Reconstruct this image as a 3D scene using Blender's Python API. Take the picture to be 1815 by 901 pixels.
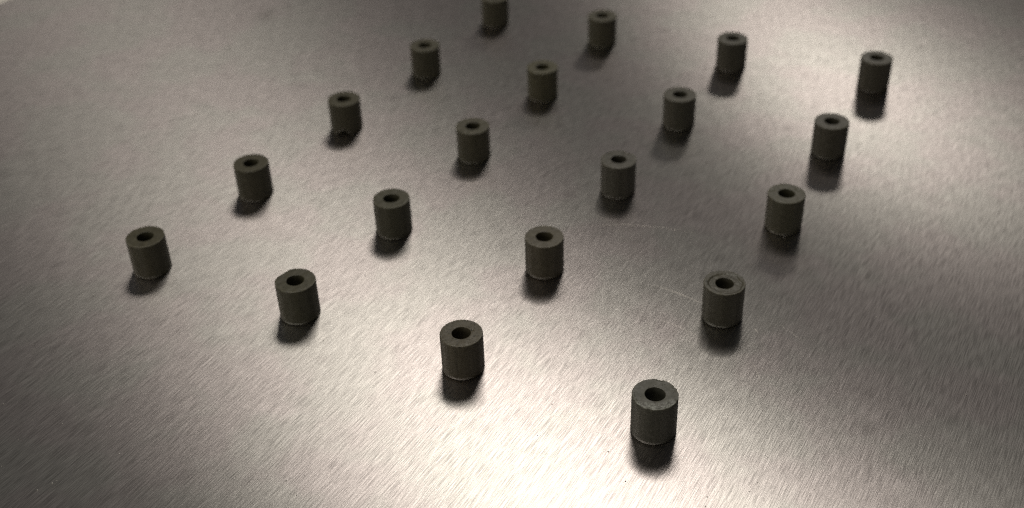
import bpy, bmesh, math, random
from mathutils import Vector, Matrix, noise

# ---------------------------------------------------------------- clean start
for o in list(bpy.data.objects):
    bpy.data.objects.remove(o)
S = bpy.context.scene
C = S.collection
# one Blender unit is the radius of a spacer, about 2 mm
S.unit_settings.system = 'METRIC'
S.unit_settings.scale_length = 0.002
R = math.radians

# ---------------------------------------------------------------- camera
CAM_H = 36.008
F_ = Vector((0.0, 0.81713738, -0.57644297))
R_ = Vector((0.9993361, -0.02100151, -0.02977071))
U_ = Vector((0.03643294, 0.57606027, 0.81659488))
cd = bpy.data.cameras.new('camera')
cam = bpy.data.objects.new('camera', cd)
C.objects.link(cam)
M = Matrix.Identity(4)
for i in range(3):
    M[i][0], M[i][1], M[i][2] = R_[i], U_[i], -F_[i]
M[2][3] = CAM_H
cam.matrix_world = M
cd.sensor_fit = 'HORIZONTAL'
cd.sensor_width = 36.0
cd.lens = 36.0 * 2084.62 / 1815.0
cd.clip_start = 0.5
cd.clip_end = 6000.0
cd.dof.use_dof = True
cd.dof.focus_distance = 50.8
cd.dof.aperture_fstop = 0.070
S.camera = cam

# ---------------------------------------------------------------- world and lamps
w = bpy.data.worlds.new('World')
S.world = w
w.use_nodes = True
bg = w.node_tree.nodes['Background']
bg.inputs['Color'].default_value = (0.92, 0.94, 1.0, 1)
bg.inputs['Strength'].default_value = 0.027

def lamp(name, el, az, dist, size_deg, irr, col, size_y_deg=None, aim=(2, 52, 0)):
    """a room lamp or an added fill light; irr = irradiance it gives on a surface facing it"""
    d = Vector((math.cos(R(el)) * math.sin(R(az)), math.cos(R(el)) * math.cos(R(az)), math.sin(R(el))))
    L = bpy.data.lights.new(name, 'AREA')
    sx = 2 * dist * math.tan(R(size_deg / 2))
    sy = 2 * dist * math.tan(R((size_y_deg or size_deg) / 2))
    L.shape = 'RECTANGLE'
    L.size, L.size_y = sx, sy
    L.color = col
    L.energy = irr * math.pi * dist * dist
    o = bpy.data.objects.new(name, L)
    C.objects.link(o)
    tgt = Vector(aim)
    o.location = tgt + d * dist
    o.rotation_euler = (-d).to_track_quat('-Z', 'Y').to_euler()
    return o

WARM = (1.0, 0.935, 0.85)
lamp('ceiling_lamp', 50.2, 6.0, 900, 14.8, 0.458, WARM, 15)
lamp('ceiling_lamp', 26.5, 19.2, 900, 6.4, 0.087, WARM, 5.5)
lamp('front_fill', 17, 234, 75, 20, 0.22, (1.0, 0.95, 0.82), aim=(4, 42, 0))  # added fill, low at the near left, lifts the spacer sides
lamp('top_fill', 77, 262, 900, 26, 1.6, (1.0, 0.95, 0.84))  # added soft fill, high and slightly left, brightens the spacer tops

S.view_settings.view_transform = 'Standard'
S.view_settings.look = 'None'
S.view_settings.gamma = 1.0
S.view_settings.exposure = 0.0
S.render.engine = 'CYCLES'
S.cycles.filter_width = 1.1
S.cycles.use_denoising = False
S.cycles.use_light_tree = False
S.cycles.use_adaptive_sampling = False
S.render.resolution_x, S.render.resolution_y = 1024, 508

def ground(u, v):
    """photograph pixel (1815 x 901) to the point of the plate it shows"""
    ray = F_ * 2084.62 + R_ * (u - 907.5) - U_ * (v - 450.5)
    t = -CAM_H / ray.z
    return Vector((ray.x * t, ray.y * t, 0))

# ---------------------------------------------------------------- node helpers
class NT:
    def __init__(s, name):
        s.m = bpy.data.materials.new(name)
        s.m.use_nodes = True
        s.t = s.m.node_tree
        s.t.nodes.clear()
        s.out = s.t.nodes.new('ShaderNodeOutputMaterial')
    def n(s, typ, **kw):
        nd = s.t.nodes.new(typ)
        for k, v in kw.items():
            setattr(nd, k, v)
        return nd
    def link(s, a, b):
        s.t.links.new(a, b)
    def put(s, sock, v):
        if isinstance(v, bpy.types.NodeSocket):
            s.link(v, sock)
        else:
            sock.default_value = v
    def math(s, op, a, b=0.0, c=0.0, clamp=False):
        nd = s.n('ShaderNodeMath', operation=op)
        nd.use_clamp = clamp
        s.put(nd.inputs[0], a); s.put(nd.inputs[1], b); s.put(nd.inputs[2], c)
        return nd.outputs[0]
    def mapr(s, v, a, b, c, d, smooth=False):
        nd = s.n('ShaderNodeMapRange')
        nd.interpolation_type = 'SMOOTHSTEP' if smooth else 'LINEAR'
        s.put(nd.inputs[0], v)
        for i, x in enumerate((a, b, c, d)):
            s.put(nd.inputs[i + 1], x)
        return nd.outputs[0]
    def noise(s, vec, scale, detail=2, rough=0.5, dist=0.0):
        nd = s.n('ShaderNodeTexNoise')
        s.link(vec, nd.inputs['Vector'])
        nd.inputs['Scale'].default_value = scale
        nd.inputs['Detail'].default_value = detail
        nd.inputs['Roughness'].default_value = rough
        nd.inputs['Distortion'].default_value = dist
        return nd.outputs['Fac']
    def mapping(s, vec, loc=(0, 0, 0), rot=(0, 0, 0), scale=(1, 1, 1)):
        nd = s.n('ShaderNodeMapping')
        s.link(vec, nd.inputs[0])
        nd.inputs[1].default_value = loc
        nd.inputs[2].default_value = rot
        nd.inputs[3].default_value = scale
        return nd.outputs[0]
    def mix(s, f, a, b, blend='MIX'):
        nd = s.n('ShaderNodeMix', data_type='RGBA', blend_type=blend)
        s.put(nd.inputs[0], f); s.put(nd.inputs[6], a); s.put(nd.inputs[7], b)
        return nd.outputs[2]

BR = R(59.1)          # direction of the brushing on the plate

def mat_brushed():
    k = NT('brushed_metal')
    co = k.n('ShaderNodeTexCoord').outputs['Object']
    along = k.mapping(co, rot=(0, 0, -BR))
    # streaks: long in x (along the grain), fine in y
    s1 = k.noise(k.mapping(along, scale=(0.9, 18, 1)), 1.0, 1, 0.5)
    s2 = k.noise(k.mapping(along, loc=(7, 3, 0), scale=(0.8, 32, 1)), 1.0, 1, 0.5)
    s4 = k.noise(k.mapping(along, loc=(17, 23, 0), scale=(1.0, 58, 1)), 1.0, 1, 0.5)
    s3 = k.noise(k.mapping(along, loc=(31, 13, 0), scale=(0.16, 2.4, 1)), 1.0, 3, 0.6)
    grit = k.noise(co, 13.0, 2, 0.6)
    st = k.math('ADD', k.math('MULTIPLY', s1, 0.05), k.math('MULTIPLY', s2, 0.47))
    st = k.math('ADD', st, k.math('MULTIPLY', s4, 0.40))
    st = k.math('ADD', st, k.math('MULTIPLY', grit, 0.08))
    # reflectance varies a little with the grain
    # single drawn lines where stretched noise crosses its middle value
    ln = []
    for (lo, sc, wd, m) in (((3, 1, 0), (0.40, 17, 1), 0.05, 0.50), ((9, 5, 0), (0.45, 20, 1), 0.06, 0.52), ((21, 8, 0), (0.33, 15, 1), 0.05, 0.50)):
        r = k.noise(k.mapping(along, loc=lo, scale=sc), 1.0, 0, 0.5)
        r = k.math('ABSOLUTE', k.math('SUBTRACT', r, 0.5))
        r = k.mapr(r, 0.0, wd, 1.0, 0.0)
        q = k.noise(k.mapping(along, loc=(lo[1] * 5, lo[0], 0), scale=(0.7, 8, 1)), 1.0, 1, 0.6)
        ln.append(k.math('MULTIPLY', r, k.mapr(q, m, m + 0.08, 0.0, 1.0)))
    blot = k.noise(k.mapping(along, loc=(3, 41, 0), scale=(0.7, 1.7, 1)), 1.0, 4, 0.7)
    fac = k.mapr(st, 0.43, 0.57, 0.0, 1.0)
    fac = k.math('ADD', k.math('MULTIPLY', fac, 0.97), k.mapr(blot, 0.3, 0.7, 0.0, 0.03))
    fac = k.math('ADD', fac, k.math('MULTIPLY', ln[0], 0.20))
    fac = k.math('SUBTRACT', fac, k.math('MULTIPLY', k.math('ADD', ln[1], ln[2]), 0.12), 0, True)
    col = k.mix(fac, (0.40, 0.375, 0.362, 1), (0.75, 0.706, 0.682, 1))
    cl = k.noise(co, 0.16, 3, 0.55)
    tint = k.mix(k.mapr(cl, 0.42, 0.58, 0, 1, True), (0.975, 1.0, 0.975, 1), (1.0, 0.98, 0.98, 1))
    col = k.mix(1.0, col, tint, 'MULTIPLY')
    # smudges on the plate
    for (u, v, rx, ry, d) in ((470, 28, 1.0, 1.3, 0.22), (1012, 347, 0.5, 0.5, 0.18), (585, 228, .8, .5, .12)):
        g = ground(u, v)
        q = k.mapping(co, loc=(-g.x / rx, -g.y / ry, 0), scale=(1 / rx, 1 / ry, 0))
        ln = k.n('ShaderNodeVectorMath', operation='LENGTH')
        k.link(q, ln.inputs[0])
        f = k.mapr(ln.outputs['Value'], 0.2, 1.2, d, 0.0, True)
        col = k.mix(f, col, (0.12, 0.11, 0.1, 1))
    rough = k.math('ADD', 0.298, k.math('MULTIPLY', k.math('SUBTRACT', s3, 0.5), 0.03))
    rough = k.math('ADD', rough, k.math('MULTIPLY', k.math('SUBTRACT', s1, 0.5), 0.04))
    b = k.n('ShaderNodeBsdfAnisotropic')
    b.distribution = 'GGX'
    k.link(col, b.inputs['Color'])
    k.put(b.inputs['Roughness'], rough)
    b.inputs['Anisotropy'].default_value = 0.5446
    tg = k.n('ShaderNodeCombineXYZ')
    tg.inputs[0].default_value = math.cos(BR)
    tg.inputs[1].default_value = math.sin(BR)
    k.link(tg.outputs[0], b.inputs['Tangent'])
    bump = k.n('ShaderNodeBump')
    bump.inputs['Strength'].default_value = 1.0
    bump.inputs['Distance'].default_value = 0.0025
    k.link(st, bump.inputs['Height'])
    k.link(bump.outputs[0], b.inputs['Normal'])
    # a second, wider lobe: the coarse part of the brushing
    b2 = k.n('ShaderNodeBsdfAnisotropic')
    b2.distribution = 'GGX'
    k.link(col, b2.inputs['Color'])
    b2.inputs['Roughness'].default_value = 0.404
    b2.inputs['Anisotropy'].default_value = 0.447
    k.link(tg.outputs[0], b2.inputs['Tangent'])
    k.link(bump.outputs[0], b2.inputs['Normal'])
    mx = k.n('ShaderNodeMixShader')
    mx.inputs[0].default_value = 0.22
    k.link(b.outputs[0], mx.inputs[1])
    k.link(b2.outputs[0], mx.inputs[2])
    k.link(mx.outputs[0], k.out.inputs[0])
    return k.m

def mat_plain(name, col, rough, metallic=0.0):
    k = NT(name)
    co = k.n('ShaderNodeTexCoord').outputs['Object']
    f = k.noise(co, 0.8, 4, 0.6)
    b = k.n('ShaderNodeBsdfPrincipled')
    k.link(k.mix(f, tuple(c * 0.88 for c in col) + (1,), tuple(min(1, c * 1.1) for c in col) + (1,)), b.inputs['Base Color'])
    b.inputs['Roughness'].default_value = rough
    b.inputs['Metallic'].default_value = metallic
    k.link(b.outputs[0], k.out.inputs[0])
    return k.m

def mat_spacer(i, tint, dust, pits):
    k = NT('dark_rubber')
    rnd = random.Random(100 + i)
    co = k.n('ShaderNodeTexCoord').outputs['Object']
    off = tuple(rnd.uniform(-20, 20) for _ in range(3))
    sep = k.n('ShaderNodeSeparateXYZ')
    k.link(co, sep.inputs[0])
    z = sep.outputs[2]
    rad = k.math('SQRT', k.math('ADD', k.math('MULTIPLY', sep.outputs[0], sep.outputs[0]),
                                k.math('MULTIPLY', sep.outputs[1], sep.outputs[1])))
    top = k.mapr(z, 2.0, 2.035, 0, 1)
    a = tuple(c * 0.80 for c in tint) + (1,)
    bcol = tuple(c * 1.22 for c in tint) + (1,)
    # drawn marks up the side, mottling on the ends
    side = k.noise(k.mapping(co, loc=off, scale=(3.5, 3.5, 0.25)), 1.0, 3, 0.6)
    mott = k.noise(k.mapping(co, loc=off), 5.0, 5, 0.65)
    f = k.math('ADD', k.math('MULTIPLY', side, 0.55), k.math('MULTIPLY', mott, 0.45))
    col = k.mix(k.mapr(f, 0.36, 0.64, 0, 1), a, bcol)
    # worn rim: a little paler
    rim = k.math('MULTIPLY', k.mapr(rad, 0.90, 0.985, 0, 1), k.mapr(z, 1.93, 2.03, 0, 1))
    rimn = k.mapr(k.noise(k.mapping(co, loc=off), 7, 3, 0.7), 0.4, 0.65, 0, 1)
    col = k.mix(k.math('MULTIPLY', k.math('MULTIPLY', rim, rimn), 0.45), col, (0.20, 0.185, 0.14, 1))
    # dark pits
    pn = k.noise(k.mapping(co, loc=off, scale=(1, 1, 1.0)), 9.0, 2, 0.5)
    pf = k.math('MULTIPLY', k.mapr(pn, 0.68 - 0.06 * pits, 0.74 - 0.06 * pits, 0, 0.75), k.mapr(z, 1.8, 2.0, 0.15, 1))
    col = k.mix(pf, col, (0.012, 0.012, 0.010, 1))
    # pale dust: grains everywhere, and a patch on the front of the top where the photo shows it
    dn = k.noise(k.mapping(co, loc=(off[1], off[2], off[0])), 6.0, 5, 0.75)
    if dust > 0:
        fr = k.math('MULTIPLY', k.mapr(sep.outputs[1], -0.15, -0.62, 0, 1, True), top)
        fr = k.math('MULTIPLY', fr, k.mapr(rad, 0.5, 0.72, 0, 1))
        m = k.math('MULTIPLY', k.mapr(dn, 0.44, 0.62, 0, 1), fr)
        col = k.mix(k.math('MULTIPLY', m, dust), col, (0.33, 0.34, 0.31, 1))
    sp = k.mapr(k.noise(k.mapping(co, loc=off), 15.0, 2, 0.5), 0.70, 0.76, 0, 0.4)
    col = k.mix(sp, col, (0.3, 0.3, 0.27, 1))
    b = k.n('ShaderNodeBsdfPrincipled')
    k.link(col, b.inputs['Base Color'])
    k.put(b.inputs['Roughness'], k.mapr(mott, 0.3, 0.7, 0.34, 0.52))
    b.inputs['Specular IOR Level'].default_value = 0.45
    bump = k.n('ShaderNodeBump')
    bump.inputs['Strength'].default_value = 0.6
    bump.inputs['Distance'].default_value = 0.02
    h = k.math('ADD', k.math('MULTIPLY', side, 0.8), k.math('MULTIPLY', dn, 0.6))
    h = k.math('SUBTRACT', h, k.math('MULTIPLY', pf, 0.8))
    k.link(h, bump.inputs['Height'])
    k.link(bump.outputs[0], b.inputs['Normal'])
    k.link(b.outputs[0], k.out.inputs[0])
    return k.m

def link_mesh(name, bm, mats, parent=None, smooth=False, auto=None):
    me = bpy.data.meshes.new(name)
    bm.normal_update()
    bm.to_mesh(me)
    bm.free()
    for m in (mats if isinstance(mats, (list, tuple)) else [mats]):
        me.materials.append(m)
    o = bpy.data.objects.new(name, me)
    C.objects.link(o)
    if parent:
        o.parent = parent
    if smooth:
        for p in me.polygons:
            p.use_smooth = True
    return o

# ---------------------------------------------------------------- setting: tabletop
def slab(bm, pts, z0, z1, bev=0.0):
    vb = [bm.verts.new((p[0], p[1], z0)) for p in pts]
    vt = [bm.verts.new((p[0], p[1], z1)) for p in pts]
    n = len(pts)
    bm.faces.new(vt)
    bm.faces.new(list(reversed(vb)))
    for i in range(n):
        bm.faces.new((vb[i], vb[(i + 1) % n], vt[(i + 1) % n], vt[i]))
    if bev:
        ed = [e for e in bm.edges if all(abs(v.co.z - z1) < 1e-6 for v in e.verts)]
        bmesh.ops.bevel(bm, geom=ed, offset=bev, segments=3, affect='EDGES')

bm = bmesh.new()
slab(bm, [(-260, -60), (260, -60), (260, 300), (-260, 300)], -12.6, -0.6)
table = link_mesh('tabletop', bm, mat_plain('pale_tabletop', (0.62, 0.59, 0.54), 0.5))
table['kind'] = 'structure'
table['label'] = 'pale tabletop showing beyond the far left corner of the metal plate'

# ---------------------------------------------------------------- the brushed plate
a_, b_ = ground(0, 6), ground(17, -1)
d_ = (b_ - a_).normalized()
p0, p1 = a_ - d_ * 24, b_ + d_ * 40
plate_pts = [(p0.x, 8), (64, 8), (64, 132), (p1.x, p1.y), (p0.x, p0.y)]
if p1.y < 132:
    plate_pts = [(p0.x, 8), (64, 8), (64, 128), (p1.x + 6, 128), (p1.x, p1.y), (p0.x, p0.y)]
bm = bmesh.new()
slab(bm, plate_pts, -0.597, 0.0, 0.12)
plate = link_mesh('metal_plate', bm, mat_brushed())
plate['label'] = 'brushed steel plate with a diagonal grain on which all the dark spacers stand'
plate['category'] = 'metal plate'

# ---------------------------------------------------------------- scratches on the plate
sm = NT('bright_scratch')
g_ = sm.n('ShaderNodeBsdfAnisotropic')
g_.inputs['Color'].default_value = (0.66, 0.62, 0.58, 1)
g_.inputs['Roughness'].default_value = 0.62
sm.link(g_.outputs[0], sm.out.inputs[0])
def scratch(pix, wdt, seed):
    rnd = random.Random(seed)
    pts = []
    P = [ground(*q) for q in pix]
    for a, b in zip(P[:-1], P[1:]):
        n = max(2, int((b - a).length / 0.25))
        pts += [a.lerp(b, i / n) for i in range(n)]
    pts.append(P[-1])
    bm = bmesh.new()
    rows = []
    for i, p in enumerate(pts):
        q = pts[min(i + 1, len(pts) - 1)] - pts[max(i - 1, 0)]
        nrm = Vector((-q.y, q.x, 0)).normalized()
        t = i / (len(pts) - 1)
        ww = wdt * (0.25 + 0.75 * math.sin(math.pi * min(1, max(0.02, t)))) * rnd.uniform(0.5, 1.2)
        j = nrm * rnd.uniform(-0.012, 0.012)
        rows.append((bm.verts.new(p + j - nrm * ww + Vector((0, 0, 0.0015))),
                     bm.verts.new(p + j + Vector((0, 0, 0.0045))),
                     bm.verts.new(p + j + nrm * ww + Vector((0, 0, 0.0015)))))
    for a, b in zip(rows[:-1], rows[1:]):
        bm.faces.new((a[1], a[0], b[0], b[1]))
        bm.faces.new((a[2], a[1], b[1], b[2]))
    return link_mesh('scratch', bm, sm.m, plate)
scratch([(1158, 505), (1200, 519), (1243, 537)], 0.016, 1)
scratch([(1172, 568), (1208, 581), (1236, 595)], 0.012, 2)
scratch([(1025, 401), (1100, 398), (1170, 403), (1230, 413)], 0.006, 3)
scratch([(1333, 641), (1340, 655), (1347, 674)], 0.014, 4)
scratch([(1337, 583), (1341, 587), (1344, 590)], 0.018, 5)
scratch([(1396, 583), (1402, 589), (1410, 596), (1418, 600)], 0.009, 6)
scratch([(1385, 575), (1394, 586)], 0.008, 7)

# ---------------------------------------------------------------- dust on the plate
rnd = random.Random(5)
bm = bmesh.new()
spots = [(111, 751), (212, 805), (93, 857), (1553, 563), (1795, 664), (1641, 561), (1669, 572), (1480, 470), (58, 745)]
spots += [(rnd.uniform(0, 1815), rnd.uniform(330, 900)) for _ in range(60)]
for u, v in spots:
    g = ground(u, v)
    s = rnd.uniform(0.012, 0.030)
    r = bmesh.ops.create_icosphere(bm, subdivisions=1, radius=s)
    for vv in r['verts']:
        vv.co = Vector((vv.co.x * rnd.uniform(.7, 1.5), vv.co.y * rnd.uniform(.7, 1.5), vv.co.z * .7 + s * 0.6)) + g
dust = link_mesh('dust_specks', bm, mat_plain('pale_dust', (0.45, 0.43, 0.40), 0.8))
dust['kind'] = 'stuff'
dust['label'] = 'tiny pale dust specks scattered over the metal plate'
dust['category'] = 'dust'

# ---------------------------------------------------------------- the spacers
H = 2.043
BORE = 0.435
def spacer_mesh(i, o):
    rnd = random.Random(i * 7 + 3)
    SEG = 96
    so = Vector((rnd.uniform(-50, 50), rnd.uniform(-50, 50), rnd.uniform(-50, 50)))
    bev = o.get('bev', 0.028)
    cham = o.get('cham', 0.014)
    flats = o.get('flats', [])
    inset = o.get('inset', 0)
    chips = o.get('chips', [])
    notch = o.get('notch')
    rough_rim = o.get('rim', 0.012)
    prof = []          # (radius, z, tag)
    for j in range(4): # base chamfer
        t = j / 3
        prof.append((1 - cham * (1 - t), cham * 0.7 * t, 'base'))
    for j in range(1, 12):
        prof.append((1, cham + (H - bev - cham) * j / 12, 'wall'))
    for j in range(4):
        a = j / 3 * math.pi / 2
        prof.append((1 - bev + bev * math.cos(a), H - bev + bev * math.sin(a), 'rim'))
    for j in range(1, 15):
        prof.append((1 - bev + (BORE + 0.02 - 1 + bev) * j / 15, H, 'top'))
    for j in range(3):
        a = j / 2 * math.pi / 2
        prof.append((BORE + 0.02 - 0.02 * math.sin(a), H - 0.02 + 0.02 * math.cos(a), 'lip'))
    for j in range(1, 7):
        prof.append((BORE, H - (H - 0.03) * j / 6, 'bore'))
    prof.append(((BORE + 1) / 2, 0.02, 'under'))
    bm = bmesh.new()
    grid = []
    for (r, z, tag) in prof:
        row = []
        for s in range(SEG):
            a = 2 * math.pi * s / SEG
            ca, sa = math.cos(a), math.sin(a)
            rr, zz = r, z
            q = Vector((ca, sa, 0))
            if tag in ('base', 'wall', 'rim', 'top'):
                oor = 0.006 * noise.noise(q * 1.3 + so)
                rr *= 1 + oor
            if tag in ('wall', 'rim', 'base'):
                rr += 0.004 * noise.noise(Vector((ca * 4, sa * 4, z * 0.6)) + so)
            if tag in ('rim',) or (tag == 'top' and r > 0.88):
                c = noise.noise(Vector((ca * 9, sa * 9, 3)) + so)
                c2 = noise.noise(Vector((ca * 2.4, sa * 2.4, 9)) + so)
                chip = max(0, c - 0.12) * 3.0 + 0.5 * max(0, c2)
                rr -= rough_rim * chip
                zz -= rough_rim * chip * 0.7
            if tag in ('base',):
                zz += 0.03 * max(0, noise.noise(Vector((ca * 3, sa * 3, 5)) + so)) if z > 0.001 else 0.0
            if tag in ('lip', 'bore'):
                rr *= 1 + 0.03 * noise.noise(q * 2.5 + so)
            if tag in ('top', 'lip'):
                zz += 0.010 * noise.noise(Vector((rr * ca * 3, rr * sa * 3, 1)) + so)
                if inset and r < 0.93:
                    edge = 0.80 + 0.10 * noise.noise(q * 1.8 + so) + 0.05 * noise.noise(q * 6 + so)
                    ex, ey = rr * ca - 0.06, rr * sa + 0.05
                    d = math.hypot(ex, ey)
                    t = min(1, max(0, (edge - d) / 0.06))
                    zz -= inset * t * (1 + 0.5 * noise.noise(Vector((rr * ca * 6, rr * sa * 6, 4)) + so))
            for (ang, dd) in flats:                      # planed-off side
                nx, ny = math.cos(R(ang)), math.sin(R(ang))
                k = rr * (ca * nx + sa * ny)
                if k > dd and tag not in ('lip', 'bore', 'under'):
                    rr *= dd / k
            for (ang, r0, wid, dep) in chips:            # pieces broken out of the rim
                dx, dy = rr * ca - r0 * math.cos(R(ang)), rr * sa - r0 * math.sin(R(ang))
                d = math.hypot(dx, dy) / wid
                if tag in ('rim', 'top') and d < 1:
                    zz -= dep * (1 - d * d) * (0.8 + 0.5 * noise.noise(Vector((dx * 9, dy * 9, 0)) + so))
            if notch and tag in ('base', 'wall'):
                da = (math.degrees(a) - notch[0] + 180) % 360 - 180
                t = 1 - (da / notch[1]) ** 2
                if t > 0:
                    top_z = notch[2] * math.sqrt(t)
                    if z < top_z:
                        rr -= 0.35 * min(1, (top_z - z) / 0.05)
            row.append(bm.verts.new((rr * ca, rr * sa, zz)))
        grid.append(row)
    for A, B in zip(grid[:-1], grid[1:]):
        for s in range(SEG):
            t = (s + 1) % SEG
            bm.faces.new((A[s], A[t], B[t], B[s]))
    A, B = grid[-1], grid[0]
    for s in range(SEG):
        t = (s + 1) % SEG
        bm.faces.new((A[s], A[t], B[t], B[s]))
    return bm

OL, GR, BRN, GN = (0.055, 0.049, 0.029), (0.052, 0.047, 0.032), (0.066, 0.056, 0.035), (0.055, 0.051, 0.031)
G4 = 'small dark tubular spacers set out in a grid on the plate'
#  x, y, label, options
SP = [
 (-19.05, 50.93, 'leftmost dark spacer of all, at the outer end of the nearest-left row', dict(tint=OL, cham=.05)),
 (-10.67, 46.59, 'dark spacer with a straight flat cut across its upper left edge', dict(tint=GN, flats=[(139, .90)], cham=.05, pits=.4)),
 (-14.70, 58.12, 'dark spacer directly behind the leftmost one in the left edge row', dict(tint=OL, flats=[(40, .955)])),
 (-6.41, 53.79, 'dark spacer left of the middle, diagonally behind the one with the flat cut edge', dict(tint=GN)),
 (1.68, 49.60, 'brownish spacer in the middle with a thin dark gap line at its foot', dict(tint=BRN, cham=.06, pits=.7)),
 (-2.46, 42.02, 'near brownish spacer with small dark pits beside its bore, lower centre', dict(tint=BRN, cham=.06, pits=1.3, chips=[(20, .52, .09, .05)])),
 (10.15, 45.13, 'spacer with a sunken broken ring round its bore, touching a bright hairline scratch', dict(tint=GR, inset=.045, cham=.06, pits=.6, rim=.02)),
 (5.88, 37.40, 'nearest and lowest spacer of all, with pale dust on its top', dict(tint=(0.061, 0.059, 0.045), dust=.6, rim=.03, cham=.035)),
 (-10.11, 65.57, 'dark spacer in the left edge row with a small black notch at its foot', dict(tint=OL, notch=(262, 24, .22))),
 (-5.36, 72.90, 'blurred dark spacer left of the topmost one, last but one in the left edge row', dict(tint=OL)),
 (-2.06, 61.50, 'dark spacer just left of the picture centre line, in front of the olive topped one', dict(tint=OL)),
 (2.40, 68.99, 'blurred spacer with the most olive top, below the gap between the two topmost ones', dict(tint=(0.060, 0.054, 0.028))),
 (-0.58, 80.70, 'farthest dark spacer, its top cut off by the upper edge of the picture', dict(tint=OL)),
 (6.93, 76.69, 'blurred dark spacer near the top edge, right neighbour of the cut off one', dict(tint=OL)),
 (15.28, 72.25, 'blurred dark spacer on the far bright patch, third from the left in the far row', dict(tint=GR)),
 (10.68, 64.53, 'dark spacer right of centre with a soft grey shadow, before the far row', dict(tint=GR)),
 (6.19, 57.01, 'dark spacer at the foot of the dim wedge with a nick in its pale top', dict(tint=(0.056, 0.051, 0.038), chips=[(52, .93, .30, .10)])),
 (23.91, 68.56, 'rightmost blurred spacer, at the right end of the far row', dict(tint=GR, flats=[(30, .95)])),
 (19.05, 60.49, 'second spacer down the right edge row, with a long dark shadow', dict(tint=GR)),
 (14.76, 52.83, 'spacer halfway down the right edge row with a scuffed top and double shadow', dict(tint=GN, chips=[(150, .9, .25, .04), (25, .75, .18, .04)], pits=.5)),
]
for i, (x, y, label, o) in enumerate(SP):
    bm = spacer_mesh(i, o)
    ob = link_mesh('spacer', bm, mat_spacer(i, o['tint'], o.get('dust', 0), o.get('pits', 0.3)), smooth=True)
    me = ob.data
    ob.location = (x, y, 0.001)
    ob['label'] = label
    ob['category'] = 'spacer'
    ob['group'] = G4
